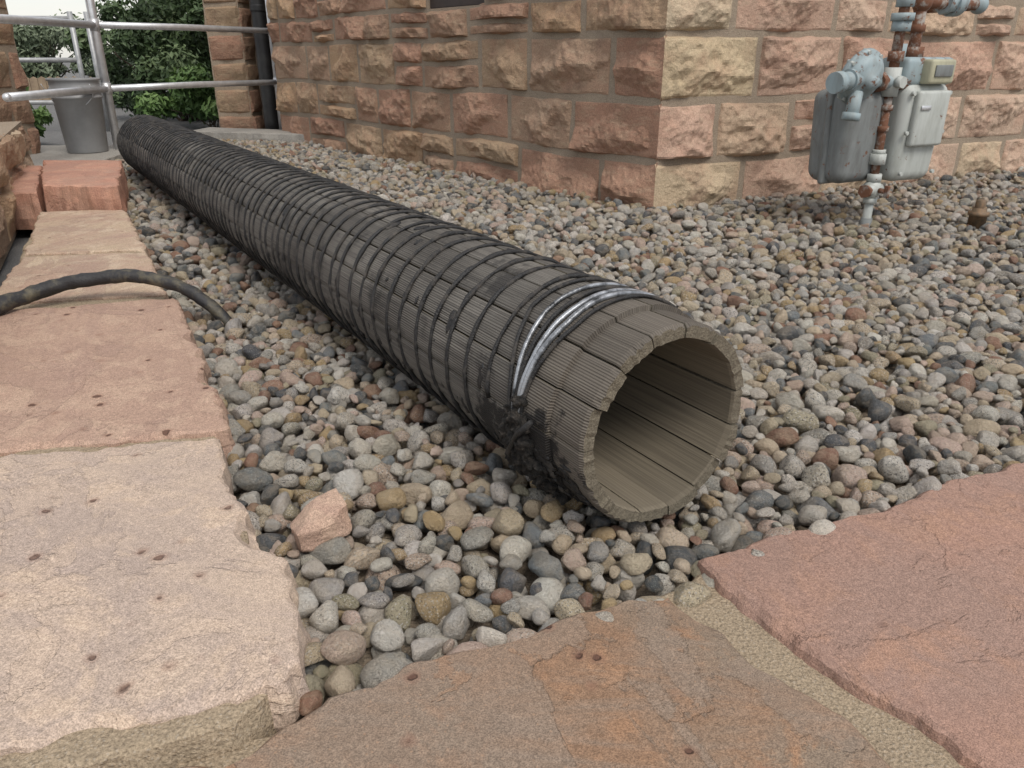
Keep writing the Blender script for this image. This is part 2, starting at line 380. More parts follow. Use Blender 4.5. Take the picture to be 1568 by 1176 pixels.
wts=[w for _,w in pal]
N=len(rocks)
me=bpy.data.meshes.new('gravel'); me.from_pydata([(r[0],r[1],r[2]) for r in rocks],[],[])
rc=[];sp=[];rot=[];scl=[];idx=[]
for (x,y,z,r) in rocks:
    c=random.choices(pal,wts)[0][0]; f=random.uniform(.8,1.08)
    rc.append((c[0]*f*random.uniform(.97,1.03),c[1]*f,c[2]*f*random.uniform(.94,1.02),1))
    sp.append(random.choice([0,.1,.3,.6,1.0,.8]) if c[0]>.45 else random.choice([0,.1,.3]))
    rot.append((random.gauss(0,.30),random.gauss(0,.30),random.uniform(0,6.283)))
    st=random.uniform(.86,1.25)
    scl.append((r*st,r/st**.5,r*random.uniform(.75,1.1))); idx.append(random.randrange(NV))
a=me.attributes.new('rc','FLOAT_COLOR','POINT'); a.data.foreach_set('color',np.array(rc,dtype=np.float32).ravel())
a=me.attributes.new('spk','FLOAT','POINT'); a.data.foreach_set('value',np.array(sp,dtype=np.float32))
a=me.attributes.new('rot','FLOAT_VECTOR','POINT'); a.data.foreach_set('vector',np.array(rot,dtype=np.float32).ravel())
a=me.attributes.new('scl','FLOAT_VECTOR','POINT'); a.data.foreach_set('vector',np.array(scl,dtype=np.float32).ravel())
a=me.attributes.new('idx','INT','POINT'); a.data.foreach_set('value',np.array(idx,dtype=np.int32))
GR=link(bpy.data.objects.new('gravel',me))
ng=bpy.data.node_groups.new('scatter_gravel','GeometryNodeTree')
ng.interface.new_socket('Geometry',in_out='INPUT',socket_type='NodeSocketGeometry')
ng.interface.new_socket('Geometry',in_out='OUTPUT',socket_type='NodeSocketGeometry')
gi=ng.nodes.new('NodeGroupInput'); go=ng.nodes.new('NodeGroupOutput')
iop=ng.nodes.new('GeometryNodeInstanceOnPoints'); ci=ng.nodes.new('GeometryNodeCollectionInfo')
ci.inputs['Collection'].default_value=variants; ci.inputs['Separate Children'].default_value=True; ci.inputs['Reset Children'].default_value=True
iop.inputs['Pick Instance'].default_value=True
def na(nm,ty):
    q=ng.nodes.new('GeometryNodeInputNamedAttribute'); q.data_type=ty; q.inputs['Name'].default_value=nm; return q.outputs['Attribute']
ng.links.new(gi.outputs[0],iop.inputs['Points']); ng.links.new(ci.outputs[0],iop.inputs['Instance'])
ng.links.new(na('idx','INT'),iop.inputs['Instance Index']); ng.links.new(na('rot','FLOAT_VECTOR'),iop.inputs['Rotation']); ng.links.new(na('scl','FLOAT_VECTOR'),iop.inputs['Scale'])
ng.links.new(iop.outputs[0],go.inputs[0])
md=GR.modifiers.new('scatter','NODES'); md.node_group=ng

# ------------------------------------------------------------------ wooden stave pipe
PIPE=empty('wood_stave_pipe',(P0.x,P0.y,PR))
ang=math.atan2(PD.y,PD.x); PIPE.rotation_euler=(0,0,ang)
NS=15; RI=.1255; RB=.1535
V=[];F=[];MI=[];UV=[];SV=[]
xs=[0,.006,.02,.045,.0701,.0702,.10,.13]+[.13+i*(PL-.13)/70 for i in range(1,71)]
def Rout(x): return .1460 if x<=.0701 else RB
NA=9
for k in range(NS):
    rs=random.Random(k+3)
    a0=2*math.pi*k/NS+.12; a1=a0+2*math.pi/NS; gap=rs.uniform(.004,.013)
    a0+=gap; a1-=gap; j=rs.uniform(-.005,.003); tone=rs.uniform(.28,.66); dr=rs.uniform(-.0016,.0016)
    n=len(xs)
    def add(x,a,r,tone=tone):
        V.append((x,r*math.cos(a+math.pi/2),r*math.sin(a+math.pi/2))); SV.append((tone,tone,tone,1)); return len(V)-1
    outer=[];inner=[]
    for i,x in enumerate(xs):
        ro=[];ri=[]
        for q in range(NA+1):
            a=a0+(a1-a0)*q/NA; e=min(q,NA-q)
            xx=x+(j+.0040*noise.noise(Vector((a*18,k,0))) if i==0 else 0)
            edge=.0014 if e==0 else 0
            ro.append(add(xx,a,Rout(x)+dr-edge-(.003 if i==0 else 0)-(.008*max(0,noise.noise(Vector((a*22,k*3,7)))) if i==0 else 0)+.0007*noise.noise(Vector((a*9,x*4,1)))))
            mid=math.cos((a-(a0+a1)/2))
            ri.append(add(xx,a,RI*(math.cos((a1-a0)/2)*.5+.5)/ (mid*.5+.5)+dr+(.0015 if i==0 else 0)))
        outer.append(ro); inner.append(ri)
    def face(vs,mi,uvs): F.append(vs); MI.append(mi); UV.extend(uvs)
    for i in range(n-1):
        for q in range(NA):
            u0=(a0+(a1-a0)*q/NA)*.16; u1=(a0+(a1-a0)*(q+1)/NA)*.16
            face((outer[i][q],outer[i][q+1],outer[i+1][q+1],outer[i+1][q]),0,[(u0,xs[i]),(u1,xs[i]),(u1,xs[i+1]),(u0,xs[i+1])])
            face((inner[i][q],inner[i+1][q],inner[i+1][q+1],inner[i][q+1]),1,[(u0,xs[i]+7),(u0,xs[i+1]+7),(u1,xs[i+1]+7),(u1,xs[i]+7)])
        for q in (0,NA):
            face((outer[i][q],outer[i+1][q],inner[i+1][q],inner[i][q]),2,[(0,0)]*4)
    for i in (0,n-1):
        for q in range(NA):
            vs=(outer[i][q],inner[i][q],inner[i][q+1],outer[i][q+1]); face(vs if i==0 else vs[::-1],2,[(0,0)]*4)
m=bpy.data.meshes.new('staves'); m.from_pydata(V,[],F); m.update()
for mt in (M_WOOD,M_WOODIN,M_END): m.materials.append(mt)
m.polygons.foreach_set('material_index',MI)
uvl=m.uv_layers.new(name='UVMap'); uvl.data.foreach_set('uv',np.array(UV,dtype=np.float32).ravel())
color_attr(m,SV)
bmx=bmesh.new(); bmx.from_mesh(m); bmesh.ops.recalc_face_normals(bmx,faces=bmx.faces); bmx.to_mesh(m); bmx.free()
link(bpy.data.objects.new('staves',m),PIPE)
LV=[];LF=[]
for i in range(2):
    for q in range(48):
        a=2*math.pi*q/48; LV.append((.03+i*(PL-.06),.1385*math.cos(a),.1385*math.sin(a)))
for q in range(48): LF.append((q,(q+1)%48,48+(q+1)%48,48+q))
mesh_obj('stave_gap_liner',LV,LF,M_TAR,True,PIPE)  # plain dark cylinder inside the wall thickness, fills the gaps between staves
def tube(path,rad,seg=7,closed=False,radf=None):
    Vt=[];Ft=[];n=len(path)
    up=None
    for i in range(n):
        if closed: d=(path[(i+1)%n]-path[i-1]).normalized()
        else: d=(path[min(i+1,n-1)]-path[max(i-1,0)]).normalized()
        if up is None: up=d.orthogonal().normalized()
        up=(up-d*up.dot(d)).normalized(); b=d.cross(up)
        r=rad*(radf(i/(n-1)) if radf else 1)
        for q in range(seg):
            a=2*math.pi*q/seg; Vt.append(path[i]+up*r*math.cos(a)+b*r*math.sin(a))
    for i in range(n if closed else n-1):
        for q in range(seg):
            j=(i+1)%n; Ft.append((i*seg+q,i*seg+(q+1)%seg,j*seg+(q+1)%seg,j*seg+q))
    if not closed:
        Ft.append(tuple(range(seg))[::-1]); Ft.append(tuple((n-1)*seg+q for q in range(seg)))
    return Vt,Ft
path=[];x=.215; k=0; SEG=64
pitch=.055; rs=random.Random(5)
while x<PL-.03:
    if k%SEG==0: pitch=rs.choice([.044,.052,.060,.048,.070,.058,.064])
    a=2*math.pi*k/SEG; x+=pitch/SEG
    jx=.008*noise.noise(Vector((k*.045,0,3)))+.0035*noise.noise(Vector((k*.16,2,3)))+.0012*noise.noise(Vector((k*.6,0,3)))
    r=RB+.0022+.0012*noise.noise(Vector((k*.3,5,3)))
    path.append(Vector((x+jx,r*math.cos(a),r*math.sin(a)))); k+=1
Vt,Ft=tube(path,.0036,8)
Vn=[]
for i,p in enumerate(Vt):
    c=path[i//8]; f=1+.65*noise.noise(c*42)+.45*noise.noise(p*160); Vn.append(c+(p-c)*f)
mesh_obj('wire_winding',Vn,Ft,M_TAR,True,PIPE)
CA=math.radians(-14)
for bi,(xb,tilt,r,mt) in enumerate([(.100,.006,.0030,M_TAR),(.116,.010,.0042,M_BAND),(.129,.013,.0038,M_BAND),(.148,.010,.0034,M_TAR),(.172,.004,.0034,M_BAND),(.200,.014,.0032,M_TAR)]):
    pts=[]
    for q in range(96):
        a=2*math.pi*q/96; d=.5-.5*math.cos(a-CA)
        rr=RB+.0032+.0008*noise.noise(Vector((q*.3,bi,0)))
        pts.append(Vector((.135+(xb-.135)*(.25+.75*min(1,d*3))+tilt*math.sin(a)*.6+.003*noise.noise(Vector((math.cos(a)*2,math.sin(a)*2,bi*3.))),rr*math.cos(a),rr*math.sin(a))))
    Vt,Ft=tube(pts,r,8,True); mesh_obj('end_band_%d'%(bi+1),Vt,Ft,mt,True,PIPE)
bm=bmesh.new()
for (dx,da,s) in [(.0,0.08,.024),(.014,-.08,.023),(-.012,-.12,.022),(.026,-.22,.021),(.012,.20,.016),(.036,-.38,.020),(.018,-.48,.020),(-.006,-.34,.020),(-.024,-.46,.019),(.006,-.64,.018),(.03,-.74,.015),(-.03,-.66,.017),(.05,-.55,.016),(.0,.32,.012),(-.035,-.25,.015)]:
    r=RB+.002; aa=CA+da+.06
    bmesh.ops.create_icosphere(bm,subdivisions=4,radius=s,matrix=Matrix.Translation((.135+dx,r*math.cos(aa),r*math.sin(aa)))@Matrix.Rotation(aa,4,'X')@Matrix.Diagonal((1.1,.58,1.3,1)))
bm.normal_update()
for vv in bm.verts: vv.co+=vv.normal*(.012*noise.noise(vv.co*90)+.007*noise.noise(vv.co*230)+.003*noise.noise(vv.co*520))
bm_obj('tarred_clip',bm,M_RESID,True,PIPE)
R2=RB+.014
Vt,Ft=tube([Vector((.085,R2*math.cos(CA+.34),R2*math.sin(CA+.34))),Vector((.115,(R2+.003)*math.cos(CA+.16),(R2+.003)*math.sin(CA+.16))),Vector((.15,(R2+.005)*math.cos(CA-.1),(R2+.005)*math.sin(CA-.1))),Vector((.17,(R2-.004)*math.cos(CA-.3),(R2-.004)*math.sin(CA-.3)))],.0045,8)
mesh_obj('clip_bolt',Vt,Ft,M_TAR,True,PIPE)
bm=bmesh.new(); rs=random.Random(19)
for i in range(110):
    x=rs.uniform(.03,.13); a=CA-rs.uniform(-.05,1.15); r=(.1462 if x<.07 else RB); s=rs.uniform(.003,.011)
    bmesh.ops.create_icosphere(bm,subdivisions=2,radius=s,matrix=Matrix.Translation((x,r*math.cos(a),r*math.sin(a)))@Matrix.Rotation(a,4,'X')@Matrix.Diagonal((rs.uniform(.8,2.4),.20,rs.uniform(.5,1.2),1)))
for i in range(480):
    x=rs.uniform(.2,PL-.1); a=rs.uniform(0,6.283); r=RB
    if i%3: a=CA+rs.gauss(-.35,.35)
    s=rs.uniform(.003,.010)
    bmesh.ops.create_icosphere(bm,subdivisions=2,radius=s,matrix=Matrix.Translation((x,r*math.cos(a),r*math.sin(a)))@Matrix.Rotation(a,4,'X')@Matrix.Diagonal((1,.30,rs.uniform(1,2.6),1)))
bm.normal_update()
for vv in bm.verts: vv.co+=vv.normal*.004*noise.noise(vv.co*180)
bm_obj('tar_lumps',bm,M_TAR,True,PIPE)

# ------------------------------------------------------------------ hose
def smooth_path(pts,n):
    out=[]; P=[Vector(p) for p in pts]; P=[P[0]*2-P[1]]+P+[P[-1]*2-P[-2]]
    for i in range(1,len(P)-2):
        for j in range(n):
            u=j/n; a,b,c,d=P[i-1:i+3]
            out.append(.5*((2*b)+(c-a)*u+(2*a-5*b+4*c-d)*u*u+(3*b-a-3*c+d)*u**3))
    out.append(P[-2]); return out
hp=smooth_path([(-1.36,1.45,.07),(-1.28,1.65,.07),(-1.22,1.76,.072),(-1.174,1.846,.082),(-1.069,1.885,.10),(-.94,1.90,.104),(-.826,1.887,.075),(-.745,1.865,.022),(-.70,1.85,-.03)],10)
Vt,Ft=tube(hp,.0185,14,False,lambda u:1.08-.28*u)
Vn=[Vector(p)+(Vector(p)-hp[min(i//14,len(hp)-1)])*(.25*noise.noise(Vector(p)*30)+.14*noise.noise(Vector(p)*90)) for i,p in enumerate(Vt)]
mesh_obj('black_hose',Vn,Ft,M_HOSE,True)

def chunk(name,loc,size,rotz,mat,seed,el=(1,.85,.75)):
    bm=bmesh.new(); bmesh.ops.create_cube(bm,size=2)
    bmesh.ops.subdivide_edges(bm,edges=bm.edges,cuts=12,use_grid_fill=True)
    rs=random.Random(seed); pl=[(Vector((rs.gauss(0,1),rs.gauss(0,1),rs.gauss(0,1))).normalized(),rs.uniform(.85,1.2)) for _ in range(9)]
    for vv in bm.verts:
        p=vv.co.copy()
        for n_,d in pl:
            s=p.dot(n_)
            if s>d: p-=n_*(s-d)
        p+=p.normalized()*(.07*noise.noise(p*1.8+Vector((seed,0,0)))+.03*noise.noise(p*6))
        vv.co=Vector((p.x*el[0],p.y*el[1],p.z*el[2]))*size
    o=bm_obj(name,bm,mat); o.location=loc; o.rotation_euler=(.1,-.12,rotz); return o
chunk('broken_flagstone_piece',(-.262,.895,.028),.037,.5,M_L2,4)

# ------------------------------------------------------------------ building
BLD=empty('stone_building')
C=Vector((.614,3.379)); DL=Vector((-.6117,.7911)); DR=Vector((.887,.462)).normalized()
NL=Vector((-.7911,-.6117)); NR=Vector((.462,-.887)).normalized()
ROWS=[-.05,.20,.44,.70,.86,1.10,1.34,1.60,1.85,2.10]
BV=[];BF=[];BC=[]
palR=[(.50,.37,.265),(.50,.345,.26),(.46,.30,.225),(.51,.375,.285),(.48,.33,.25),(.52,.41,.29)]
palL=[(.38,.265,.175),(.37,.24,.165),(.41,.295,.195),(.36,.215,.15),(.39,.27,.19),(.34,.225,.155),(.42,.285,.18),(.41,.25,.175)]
def block(org,d,nrm,s0,s1,z0,z1,col,res,corner0=False,seed=0,amp=1.):
    j=.009
    a0=s0 if corner0 else s0+j; a1=s1-j; b0=z0+j*.8; b1=z1-j*.8
    nx=max(3,int((a1-a0)/res)); nz=max(3,int((b1-b0)/res)); rs=random.Random(seed)
    w=a1-a0;h=b1-b0
    pl=[(rs.uniform(.022,.056),rs.uniform(-.36,.36),rs.uniform(-.5,.5)) for _ in range(7)]
    base=len(BV); vs_=rs.uniform(5,9); vo=Vector((seed*1.7,seed*.9,0)); fine=res<.013
    for iz in range(nz+1):
        for ix in range(nx+1):
            x=a0+w*ix/nx; z=b0+h*iz/nz; p=Vector((x*1.0,z,seed*3.7))
            n1=noise.noise(p*6); n2=noise.noise(p*8+Vector((9,0,0))); wx=(x-(a0+a1)/2)+.02*n1; wz=(z-(b0+b1)/2)+.02*n2
            f=min(c_+gx*wx/1.3+gz*wz for c_,gx,gz in pl)
            f+=.013*n1+.010*abs(noise.noise(p*17))
            if fine:
                f+=.006*noise.noise(p*45)
                q=Vector((x*vs_+n2*.6,z*vs_*1.8+n1*.6,.3))+vo
                f+=.034*(min(.55,noise.voronoi(q)[0][0])-.30)
            f=max(.000,f)*amp
            ed=min(h/2-abs(z-(b0+b1)/2),(a1-x) if corner0 else min(x-a0,a1-x))
            e=min(1,max(0,ed)/(.012+.022*abs(n1))); e=e*(2-e)
            dep=-.022+e*(.016+f)
            if corner0:
                k=min(1,(x-a0)/.06); dep=dep*k+(1-k)*(-.0-.010*(1-min(1,ed/.016)))
            xx=x; fall=min(1,x/.25)
            zz=z+.018*noise.noise(Vector((x*1.7,z*2.0,org.x)))*fall
            if ix in(0,nx) and not(corner0 and ix==0): xx+=.015*noise.noise(p*15)
            if iz in(0,nz): zz+=.014*noise.noise(p*13)
            q=org+d*xx+nrm*dep
            BV.append((q.x,q.y,zz)); v_=1+.16*n1; BC.append((col[0]*v_,col[1]*v_,col[2]*v_,1))
    W=nx+1
    for iz in range(nz):
        for ix in range(nx):
            a=base+iz*W+ix; BF.append((a,a+1,a+1+W,a+W))
WIN=(1.25,1.80,.86,1.60)
def facade(org,d,nrm,L,pal,wmin,wmax,resf,side,splitp):
    rs=random.Random(3 if side=='R' else 11); sd=0 if side=='R' else 500
    for r in range(len(ROWS)-1):
        z0,z1=ROWS[r],ROWS[r+1]; s=0; first=True
        cw={'R':[.50,.32,.52,.35],'L':[.34,.55,.30,.5]}[side][r%4]
        while s<L-.08:
            w=cw if first else rs.uniform(wmin,wmax); e=min(L,s+w)
            if L-e<.12: e=L
            segs=[(s,e)]
            if side=='L' and z1>WIN[2]+.01 and z0<WIN[3]-.01:
                segs=[]
                if s<WIN[0]: segs.append((s,min(e,WIN[0])))
                if e>WIN[1]: segs.append((max(s,WIN[1]),e))
            for (a,b) in segs:
                if b-a<.05: continue
                col=rs.choice(pal); res=resf((a+b)/2,z0)
                c0=first and a==0
                if side=='R' and first and r<4: col=[(.52,.41,.285),(.50,.34,.26),(.53,.42,.28),(.52,.42,.30)][r]
                if not c0 and rs.random()<splitp:
                    m_=z0+(z1-z0)*rs.uniform(.40,.60); sd+=1
                    block(org,d,nrm,a,b,z0,m_,col,res,False,sd)
                    sd+=1; block(org,d,nrm,a,b,m_,z1,rs.choice(pal),res,False,sd)
                else:
                    sd+=1; block(org,d,nrm,a,b,z0,z1,col,res,c0,sd)
            s=e; first=False
LL=4.12
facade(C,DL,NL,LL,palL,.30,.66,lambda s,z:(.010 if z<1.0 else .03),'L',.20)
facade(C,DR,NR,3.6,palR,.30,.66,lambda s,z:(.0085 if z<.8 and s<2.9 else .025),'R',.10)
E=C+DL*LL
def wallpiece(org,d,nrm,L,zs,pal,seed,res=.02,wr=(.2,.4)):
    rs=random.Random(seed); sd=seed*100
    for r in range(len(zs)-1):
        s=0
        while s<L-.02:
            e=min(L,s+rs.uniform(*wr)); 
            if L-e<.1: e=L
            sd+=1; block(org,d,nrm,s,e,zs[r],zs[r+1],rs.choice(pal),res,False,sd,.7); s=e
dark=[tuple(x*.8 for x in c) for c in palL]
zs=[-.05,.15,.36,.56,.78,1.0,1.2,1.45,1.7,2.0]
Dn=Vector((-NL.x,-NL.y)); 
wallpiece(E,Dn,DL,.5,zs,palL,21)
ob=bpy.data.meshes.new('rock_faced_blocks'); ob.from_pydata(BV,[],BF); ob.update(); color_attr(ob,BC); ob.materials.append(M_ROCKF)
link(bpy.data.objects.new('rock_faced_blocks',ob),BLD)
def core(name,foot,z0,z1,mat,parent=None):
    n=len(foot); V=[(x,y,z0) for x,y in foot]+[(x,y,z1) for x,y in foot]
    F=[(i,(i+1)%n,n+(i+1)%n,n+i) for i in range(n)]+[tuple(range(n,2*n))]
    return mesh_obj(name,V,F,mat,False,parent)
ins=.012
def P(s,dd,nn,off): q=C+dd*s+nn*off; return (q.x,q.y)
cc=C-(NL+NR)*ins*.7
w0,w1,wz0,wz1=WIN
Fr=P(3.6,DR,NR,-ins); Er=P(LL-ins,DL,NL,-ins); Er2=(Er[0]+Dn.x*.5,Er[1]+Dn.y*.5)
back=[Er2,(Er2[0]+1.2,Er2[1]+2.2),(Fr[0]+1,Fr[1]+2.6)]
core('wall_core_lower',[ (cc.x,cc.y),Fr,back[2],back[1],Er2,Er][::-1],-.08,wz0,M_WMORT,BLD)
a_=P(w0,DL,NL,-ins); b_=P(w0,DL,NL,-.14); c_=P(w1,DL,NL,-.14); d_=P(w1,DL,NL,-ins)
core('wall_core_upper',[(cc.x,cc.y),Fr,back[2],back[1],Er2,Er,d_,c_,b_,a_][::-1],wz0+.0005,wz1,M_WMORT,BLD)
core('wall_core_top',[(cc.x,cc.y),Fr,back[2],back[1],Er2,Er][::-1],wz1+.0005,2.9,M_WMORT,BLD)
g0=C+DL*w0-NL*.12; g1=C+DL*w1-NL*.12
mesh_obj('window_pane',[(g0.x,g0.y,wz0+.03),(g1.x,g1.y,wz0+.03),(g1.x,g1.y,wz1-.03),(g0.x,g0.y,wz1-.03)],[(0,1,2,3)],M_GLASS,False,BLD)
def obox(name,org,d,n,s0,s1,o0,o1,z0,z1,mat,parent,bev=.004):
    V=[]
    for z in (z0,z1):
        for (s,o) in ((s0,o0),(s1,o0),(s1,o1),(s0,o1)):
            q=org+d*s+n*o; V.append((q.x,q.y,z))
    ob=mesh_obj(name,V,[(3,2,1,0),(4,5,6,7),(0,1,5,4),(1,2,6,5),(2,3,7,6),(3,0,4,7)],mat,False,parent)
    bm=bmesh.new(); bm.from_mesh(ob.data); bmesh.ops.recalc_face_normals(bm,faces=bm.faces); bmesh.ops.bevel(bm,geom=bm.edges[:],offset=bev,segments=2,affect='EDGES'); bm.to_mesh(ob.data); bm.free()
    return ob
obox('window_sill_rail',C,DL,NL,w0+.002,w1-.002,-.135,-.03,wz0+.002,wz0+.07,M_FRAME,BLD)
obox('window_stile_1',C,DL,NL,w0+.002,w0+.05,-.130,-.035,wz0+.072,wz1-.002,M_FRAME,BLD)
obox('window_stile_2',C,DL,NL,w1-.05,w1-.002,-.130,-.035,wz0+.072,wz1-.002,M_FRAME,BLD)
DP=empty('black_drainpipe')
Vt,Ft=tube([Vector((-2.07,6.98,z)) for z in (-.05,.1,.8,1.6,2.6)],.062,20); mesh_obj('pipe',Vt,Ft,M_BLACK,True,DP)
Vt,Ft=tube([Vector((-2.07,6.98,z)) for z in (.95,.96,.99,1.0)],.068,20); mesh_obj('joint_collar',Vt,Ft,M_BLACK,True,DP)
mesh_obj('shadowed_recess_wall',[(-2.6,7.6,-.05),(-1.3,7.2,-.05),(-1.3,7.2,2.6),(-2.6,7.6,2.6)],[(0,1,2,3)],M_WMORT,False,BLD)
def pier(name,x0,x1,y0,y1,zs,pal,seed,top=None):
    global BV,BF,BC
    BV=[];BF=[];BC=[]
    e=empty(name)
    wallpiece(Vector((x0,y0)),Vector((1,0)),Vector((0,-1)),x1-x0,zs,pal,seed,.02,(.25,.5))
    wallpiece(Vector((x1,y0)),Vector((0,1)),Vector((1,0)),y1-y0,zs,pal,seed+1,.02,(.25,.5))
    m=bpy.data.meshes.new('blocks'); m.from_pydata(BV,[],BF); m.update(); color_attr(m,BC); m.materials.append(M_ROCKF)
    link(bpy.data.objects.new('blocks',m),e)
    i=.012; core('core',[(x0+i,y0+i),(x1-i,y0+i),(x1-i,y1-i),(x0+i,y1-i)],zs[0],zs[-1]-.005,M_WMORT,e)
    return e
pier('stone_pier',-2.55,-2.24,7.02,7.35,zs+[2.3,2.6],dark,31)
pier('stone_pier.001',-3.9,-3.08,4.72,5.25,[0,.2,.42,.65,.85,1.1,1.3,1.6,1.9,2.2],dark,41)
BV=[];BF=[];BC=[]
lw=empty('low_stone_wall')
o0=Vector((-1.06,1.20)); o1=Vector((-2.62,4.35)); dd=(o1-o0).normalized(); nn=Vector((dd.y,-dd.x))
wallpiece(o0,dd,nn,(o1-o0).length,[-.05,.15,.30],palL+palR,51,.012,(.3,.6))
m=bpy.data.meshes.new('blocks'); m.from_pydata(BV,[],BF); m.update(); color_attr(m,BC); m.materials.append(M_ROCKF); link(bpy.data.objects.new('blocks',m),lw)
q0=o0-nn*.012; q1=o1-nn*.012
core('core',[tuple(q0),tuple(q1),tuple(q1-nn*.35),tuple(q0-nn*.35)],-.06,.296,M_WMORT,lw)

# ------------------------------------------------------------------ gate / railings
def tubes(name,segs,mat,parent):
    V=[];F=[]
    for pts,r in segs:
        Vt,Ft=tube([Vector(p) for p in pts],r,14); b=len(V); V+=Vt; F+=[tuple(i+b for i in f) for f in Ft]
    return mesh_obj(name,V,F,mat,True,parent)
G=empty('tubular_gate')
p1=(-2.666,5.416); p2=(-1.917,6.75); pe=(-2.685,4.36)
tubes('posts',[([(*p1,-.05),(*p1,1.7)],.027),([(*p2,0.0),(*p2,1.7)],.027)],M_GALV,G)
for i,z in enumerate((.42,.80,1.22)):
    tubes('rail_%d'%(i+1),[([(*p1,z),((p1[0]+p2[0])/2,(p1[1]+p2[1])/2,z+.004),(*p2,z)],.021),([(*p1,z),(pe[0],pe[1]-(.5 if i else 0),z-.005)],.023)],M_GALV,G)
bm=bmesh.new(); bmesh.ops.create_uvsphere(bm,u_segments=14,v_segments=8,radius=.0235,matrix=Matrix.Translation((pe[0],pe[1],.415))); bm_obj('rail_end_cap',bm,M_GALV,True,G)
cl=[]
for (px,py) in (p1,p2):
    for z in (.42,.80,1.22): cl.append(([(px,py,z-.035),(px,py,z+.035)],.031))
tubes('clamps',cl,M_GALV,G)
G2=empty('pipe_railing')
segs=[]
for z in (.2,.58,.94): segs.append(([(-6.4,7.7,z),(-4.15,8.0,z)],.022))
for x,y in ((-4.15,8.0),(-4.02,8.05),(-5.3,7.85),(-6.4,7.7)): segs.append(([(x,y,-.07),(x,y,1.0)],.024))
tubes('rails',segs,M_RAILB,G2)

BK=empty('plastic_bucket',(-2.80,5.28,.036))
def lathe(name,prof,mat,parent,seg=36,axis='Z',mtx=None):
    V=[];F=[]
    for r,z in prof:
        for q in range(seg):
            a=2*math.pi*q/seg; V.append(Vector((r*math.cos(a),r*math.sin(a),z)))
    for i in range(len(prof)-1):
        for q in range(seg): F.append((i*seg+q,i*seg+(q+1)%seg,(i+1)*seg+(q+1)%seg,(i+1)*seg+q))
    if mtx is not None: V=[mtx@v for v in V]
    o=mesh_obj(name,V,F,mat,False,parent)
    o.data.polygons.foreach_set('use_smooth',[True]*len(F))
    return o
lathe('body',[(0,0),(.118,0),(.122,.006),(.142,.33),(.150,.335),(.150,.345),(.143,.35),(.145,.375),(.153,.38),(.153,.392),(.145,.40),(.147,.435),(.156,.44),(.156,.452),(.143,.452),(.138,.42),(.114,.012),(0,.01)],M_BUCKET,BK)
hb=[Vector((.152*math.cos(a),-abs(.114*math.sin(a)-.05)-.06,.42-.16*math.sin(a))) for a in [math.pi*i/20 for i in range(21)]]
Vt,Ft=tube(hb,.0025,6); mesh_obj('bail_handle',Vt,Ft,M_GALV,True,BK)

# ------------------------------------------------------------------ gas meter
GM=empty('gas_meter',(1.403,3.057,0)); gx=DR; gyaw=math.atan2(gx.y,gx.x); GM.rotation_euler=(0,0,gyaw)
def cyl(name,a,b,r,mat,seg=20,cap=0):
    Vt,Ft=tube([Vector(a),Vector(a).lerp(Vector(b),.5),Vector(b)],r,seg); o=mesh_obj(name,Vt,Ft,mat,False,GM)
    o.data.polygons.foreach_set('use_smooth',[len(f.vertices)==4 for f in o.data.polygons]); return o
def rbox(name,c,s,mat,bev=.02,rot=(0,0,0),seg=4,taper=0):
    bm=bmesh.new(); bmesh.ops.create_cube(bm,size=1)
    for v in bm.verts:
        f=1-taper*(.5-v.co.z); v.co=Vector((v.co.x*s[0]*f,v.co.y*s[1]*f,v.co.z*s[2]))
    bmesh.ops.bevel(bm,geom=bm.edges[:],offset=bev,segments=seg,affect='EDGES',profile=.5)
    o=bm_obj(name,bm,mat,True,GM); o.location=c; o.rotation_euler=rot; return o
def hexnut(name,a,b,r,mat): return cyl(name,a,b,r,mat,6)
cyl('riser_lower',(0,0,-.08),(0,0,.105),.017,M_METER)
cyl('riser_sleeve',(0,0,-.05),(0,0,.03),.022,M_METERD)
bm=bmesh.new(); bmesh.ops.create_uvsphere(bm,u_segments=20,v_segments=12,radius=.038,matrix=Matrix.Translation((0,0,.14))@Matrix.Diagonal((1,.9,1.05,1))); bm_obj('shutoff_valve_body',bm,M_METER,True,GM)
cyl('valve_stem',(-.062,-.02,.14),(.04,.0,.14),.021,M_METER); hexnut('valve_nut',(-.07,-.022,.14),(-.052,-.018,.14),.026,M_RUST)
hexnut('valve_collar_top',(0,0,.172),(0,0,.20),.030,M_METER); hexnut('valve_collar_low',(0,0,.088),(0,0,.108),.028,M_METER)
cyl('valve_tang',(0,-.035,.14),(0,-.06,.14),.010,M_RUST); rbox('valve_key',(0,-.068,.14),(.012,.02,.045),M_RUST,.003)
cyl('riser_mid',(0,0,.20),(0,0,.50),.016,M_RUST)
hexnut('union_low',(0,0,.235),(0,0,.275),.033,M_METER); cyl('union_low_ring',(0,0,.275),(0,0,.29),.026,M_METER)
hexnut('riser_joint_a',(0,0,.355),(0,0,.375),.023,M_RUST); hexnut('riser_joint_b',(0,0,.43),(0,0,.45),.024,M_RUST)
cyl('tee_body',(0,0,.48),(0,0,.58),.030,M_METER); cyl('tee_arm',(-.06,0,.53),(.055,0,.53),.026,M_BLUE)
hexnut('tee_nut_l',(-.075,0,.53),(-.05,0,.53),.036,M_RUST); hexnut('tee_nut_r',(.04,0,.53),(.065,0,.53),.034,M_RUST)
hexnut('tee_plug',(0,-.026,.53),(0,-.052,.53),.022,M_METER)
cyl('riser_upper',(0,0,.58),(0,0,.98),.018,M_RUST)
